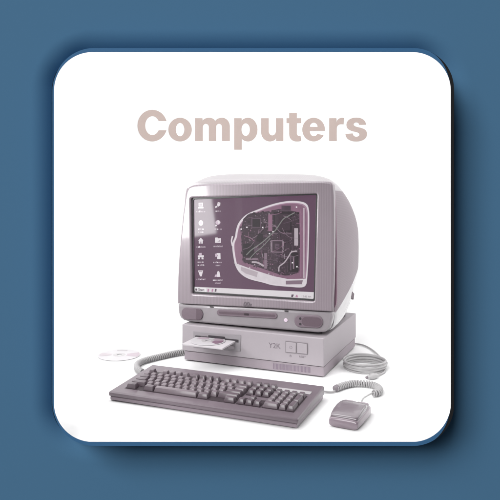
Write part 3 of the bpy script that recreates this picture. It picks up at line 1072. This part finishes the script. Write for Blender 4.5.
def key_mesh(w, d, h=0.0108, top=0.0040):
    k = (round(w, 4), round(d, 4), h)
    if k in keymeshes:
        return keymeshes[k]
    bm_ = bmesh.new()
    g = .0012
    x0, x1, y0_, y1_ = g, w - g, g, d - g
    lo = [bm_.verts.new(p) for p in ((x0, y0_, 0), (x1, y0_, 0), (x1, y1_, 0), (x0, y1_, 0))]
    hi = [bm_.verts.new(p) for p in ((x0 + top * .7, y0_ + top * 1.1, h), (x1 - top * .7, y0_ + top * 1.1, h), (x1 - top * .7, y1_ - top * .5, h * 1.03), (x0 + top * .7, y1_ - top * .5, h * 1.03))]
    bm_.faces.new(lo[::-1])
    bm_.faces.new(hi)
    for i in range(4):
        bm_.faces.new((lo[i], lo[(i + 1) % 4], hi[(i + 1) % 4], hi[i]))
    bmesh.ops.bevel(bm_, geom=bm_.edges[:], offset=.0011, segments=2, profile=.6, affect='EDGES')
    bmesh.ops.recalc_face_normals(bm_, faces=bm_.faces)
    me = bpy.data.meshes.new('key')
    bm_.to_mesh(me)
    bm_.free()
    for p in me.polygons:
        p.use_smooth = True
    me.materials.append(KEY)
    keymeshes[k] = me
    return me


tilt = math.atan((KH1 - KH0) / KD)


def key(u, row, w=1.0, d=1.0, dark=False):
    me = key_mesh(w * U, d * U)
    o = bpy.data.objects.new('key', me)
    y = YB + row * U
    o.location = (XL + u * U, y, deck(y) + .0004)
    o.rotation_euler = (tilt, 0, 0)
    o.parent = kb
    COL.objects.link(o)
    if dark:
        o.material_slots[0].link = 'OBJECT'
        o.material_slots[0].material = KEYD


FR = 5.42
key(0, FR, dark=True)
for g0 in (2, 6.5, 11):
    for k in range(4):
        key(g0 + k, FR, dark=(g0 == 6.5))
for k in range(13):
    key(k, 4)
key(13, 4, 2, dark=True)
key(0, 3, 1.5, dark=True)
for k in range(12):
    key(1.5 + k, 3)
key(13.5, 3, 1.5)
key(0, 2, 1.75, dark=True)
for k in range(11):
    key(1.75 + k, 2)
key(12.75, 2, 2.25, dark=True)
key(0, 1, 2.25, dark=True)
for k in range(10):
    key(2.25 + k, 1)
key(12.25, 1, 2.75, dark=True)
key(0, 0, 1.5, dark=True)
key(2.5, 0, 1.5, dark=True)
key(4, 0, 6.0)
key(10.0, 0, 1.5, dark=True)
key(13.5, 0, 1.5, dark=True)
for k in range(3):
    key(15.25 + k, FR, dark=True)
    key(15.25 + k, 4, dark=True)
    key(15.25 + k, 3, dark=True)
    key(15.25 + k, 0, dark=True)
key(16.25, 1, dark=True)
XR = 18.5
KW = .97
for r_ in (4, 3, 2, 1):
    for k in range(3):
        if r_ < 4:
            key(XR + k * KW, r_, KW)
        else:
            key(XR + k * KW, r_, KW, dark=True)
key(XR, 0, 2 * KW)
key(XR + 2 * KW, 0, KW)
key(XR + 3 * KW, 4, KW, dark=True)
key(XR + 3 * KW, 2, KW, 2, dark=True)
key(XR + 3 * KW, 0, KW, 2, dark=True)
# pale label plate, back right
lp = from_bm('label_plate', box_bm(0, .088, 0, .0185, 0, .0012, .0005, 1), PLATE, kb)
lp.location = (XL + 18.1 * U, YB + 5.6 * U, deck(YB + 5.6 * U) + .0002)
lp.rotation_euler = (tilt, 0, 0)
x_ = lp.location


def world_cord(name, parent, pts, radius, wire, m, coil=True, pitch=None):
    """a cord given by points in the room, kept in its owner's own frame"""
    inv = (Matrix.Translation(parent.location) @ Matrix.Rotation(parent.rotation_euler.z, 4, 'Z')).inverted()
    c_ = [inv @ p for p in smooth_path(pts, 14)]
    if coil:
        h_ = helix_path(c_, radius, pitch or wire * 2.15, 14)
        return from_bm(name, tube_bm(h_, wire, 8), m, parent, True)
    return from_bm(name, tube_bm(c_, wire, 10), m, parent, True)


g = ground
cl = [g(185.0, 351.8, .010), g(176, 353.0, .010), g(165, 355.4, .010), g(152, 358.4, .010), g(143.5, 360.8, .010), g(138.2, 363.4, .010), g(136.8, 366.6, .010),
      g(138.6, 370.0, .010), g(142.5, 372.0, .011)]
world_cord('coiled_cord', kb, cl, .0066, .0026, CORD, True, .0068)
world_cord('cord_core', kb, [g(189, 351.4, .010)] + cl + [g(150, 372.5, .012)], 0, .0045, CORD_C, False)

# ------------------------------------------------------------------ mouse
ma, mb = g(329.2, 425.6), g(357.0, 432.4)
MYAW = R(-27.0)
mid = (ma + mb) / 2
mo = empty('computer_mouse', (mid.x, mid.y, 0), MYAW)
tag(mo, 'boxy translucent mauve mouse with a coiled grey cord, right of the keyboard', 'mouse')


def msec(y, w, h, n=4.5, lo=.0015, n_pts=40):
    out = []
    for k in range(n_pts):
        t = 2 * math.pi * k / n_pts
        cc, ss = math.cos(t), math.sin(t)
        u = math.copysign(abs(cc) ** (2 / n), cc)
        v = math.copysign(abs(ss) ** (2 / n), ss)
        out.append((w / 2 * u, y, lo + (h - lo) * (.5 + .5 * v)))
    return out


loft('body', [msec(*q) for q in ((.000, .060, .017), (.0015, .066, .0205), (.006, .068, .0225), (.02, .070, .0245), (.05, .071, .0270), (.08, .070, .0275),
                                 (.100, .066, .0255), (.112, .060, .022), (.116, .052, .018))], MOUSE, mo)
# domed top cover, from the front ridge to the buttons
cov = []
for (y, w, h) in ((.0045, .058, .0236), (.0065, .062, .0262), (.014, .0645, .0295), (.03, .066, .0345), (.05, .066, .0375), (.066, .065, .0380), (.078, .0640, .0365), (.079, .0625, .0355)):
    cov.append(msec(y, w, h, 5, .018))
loft('shell_top', cov, MOUSE_T, mo)
for s_ in (-1, 1):
    bt = []
    for (y, w, h) in ((.0805, .0290, .0345), (.082, .0300, .0355), (.095, .0290, .0325), (.106, .0265, .0275), (.1085, .024, .0255)):
        bt.append([(p[0] + s_ * (w / 2 + .0010), p[1], p[2]) for p in msec(y, w, h, 5, .018)])
    loft('button', bt, MOUSE, mo)
# cord: thin lead from the mouse, coiled middle, thin lead to the keyboard
tail = Matrix.Translation(mo.location) @ Matrix.Rotation(MYAW, 4, 'Z') @ Vector((0.006, .114, .016))
cc_ = [g(372.5, 392.8, .012), g(377.6, 392.6, .010), g(379.8, 389.6, .010), g(376.0, 386.0, .010), g(368.0, 384.0, .010), g(356.0, 383.2, .010), g(345.5, 384.8, .010), g(336.0, 388.2, .010)]
world_cord('coiled_cord', mo, cc_, .0066, .0026, CORD, True, .0072)
world_cord('cord_core', mo, cc_, 0, .0045, CORD_C, False)
world_cord('lead', mo, [tail, g(362.5, 399.6, .016), g(367.5, 395.6, .014), g(373.5, 392.6, .012)], 0, .0021, CORD, False)
world_cord('lead', mo, [g(338.5, 387.4, .008), g(333.5, 391.6, .004), g(327.0, 391.8, .004), g(320.0, 390.6, .008)], 0, .0026, CORD, False)
inv = (Matrix.Translation(mo.location) @ Matrix.Rotation(MYAW, 4, 'Z')).inverted()
e0, e1 = inv @ g(337.4, 387.7, .010), inv @ g(335.2, 388.6, .010)
from_bm('cord_collar', tube_bm([e0, e1], .0082, 16), CORD_D, mo, True)

# ------------------------------------------------------------------ bundle of grey cable
cc0 = g(365.2, 368.4)
cb = empty('cable_bundle', (cc0.x, cc0.y, 0), 0)
tag(cb, 'round bundle of looped grey cable lying on the floor right of the case', 'cable')
rnd = random.Random(4)
for k in range(7):
    r_ = .0575 + rnd.uniform(-.0015, .0020)
    z_ = .003 + k * .0036
    dx, dy = rnd.uniform(-.002, .002), rnd.uniform(-.002, .002)
    ph = rnd.uniform(0, 6.28)
    pts = [(dx + r_ * 1.02 * math.cos(2 * math.pi * i / 64), dy + r_ * .98 * math.sin(2 * math.pi * i / 64), z_ + .0012 * math.sin(2 * math.pi * i / 64 * 2 + ph)) for i in range(64)]
    from_bm('loop', tube_bm(pts, .0027, 10, True), CORD, cb, True)
q = [g(350.0, 343.4, .006), g(357.0, 343.8, .004), g(364, 345.4, .004), g(371, 349.0, .004), g(377.5, 354.2, .006), g(381.6, 359.0, .012), g(384.2, 364.0, .018)]
world_cord('lead', cb, q, 0, .0024, CORD, False)
q = [g(385.2, 367.4, .004), g(384.4, 371.6, .004), g(381.0, 374.0, .004), g(376.0, 375.6, .006)]
world_cord('lead', cb, q, 0, .0024, CORD, False)
pa, pb2 = g(378.0, 375.4, .008), g(366.5, 377.6, .008)
inv = Matrix.Translation(cb.location).inverted()
pa, pb2 = inv @ pa, inv @ pb2
ln = (pb2 - pa)
plug = tube_bm([pa + ln * t for t in (0, .12, .3, .6, .66, .67, .92)], lambda t: (.0035, .0062, .0078, .0078, .0070, .0052, .0050)[min(6, int(round(t * 6)))], 14)
from_bm('plug', plug, CORD, cb, True)
from_bm('plug_tip', tube_bm([pa + ln * .92, pa + ln * 1.04], .0034, 10), CORD_D, cb, True)
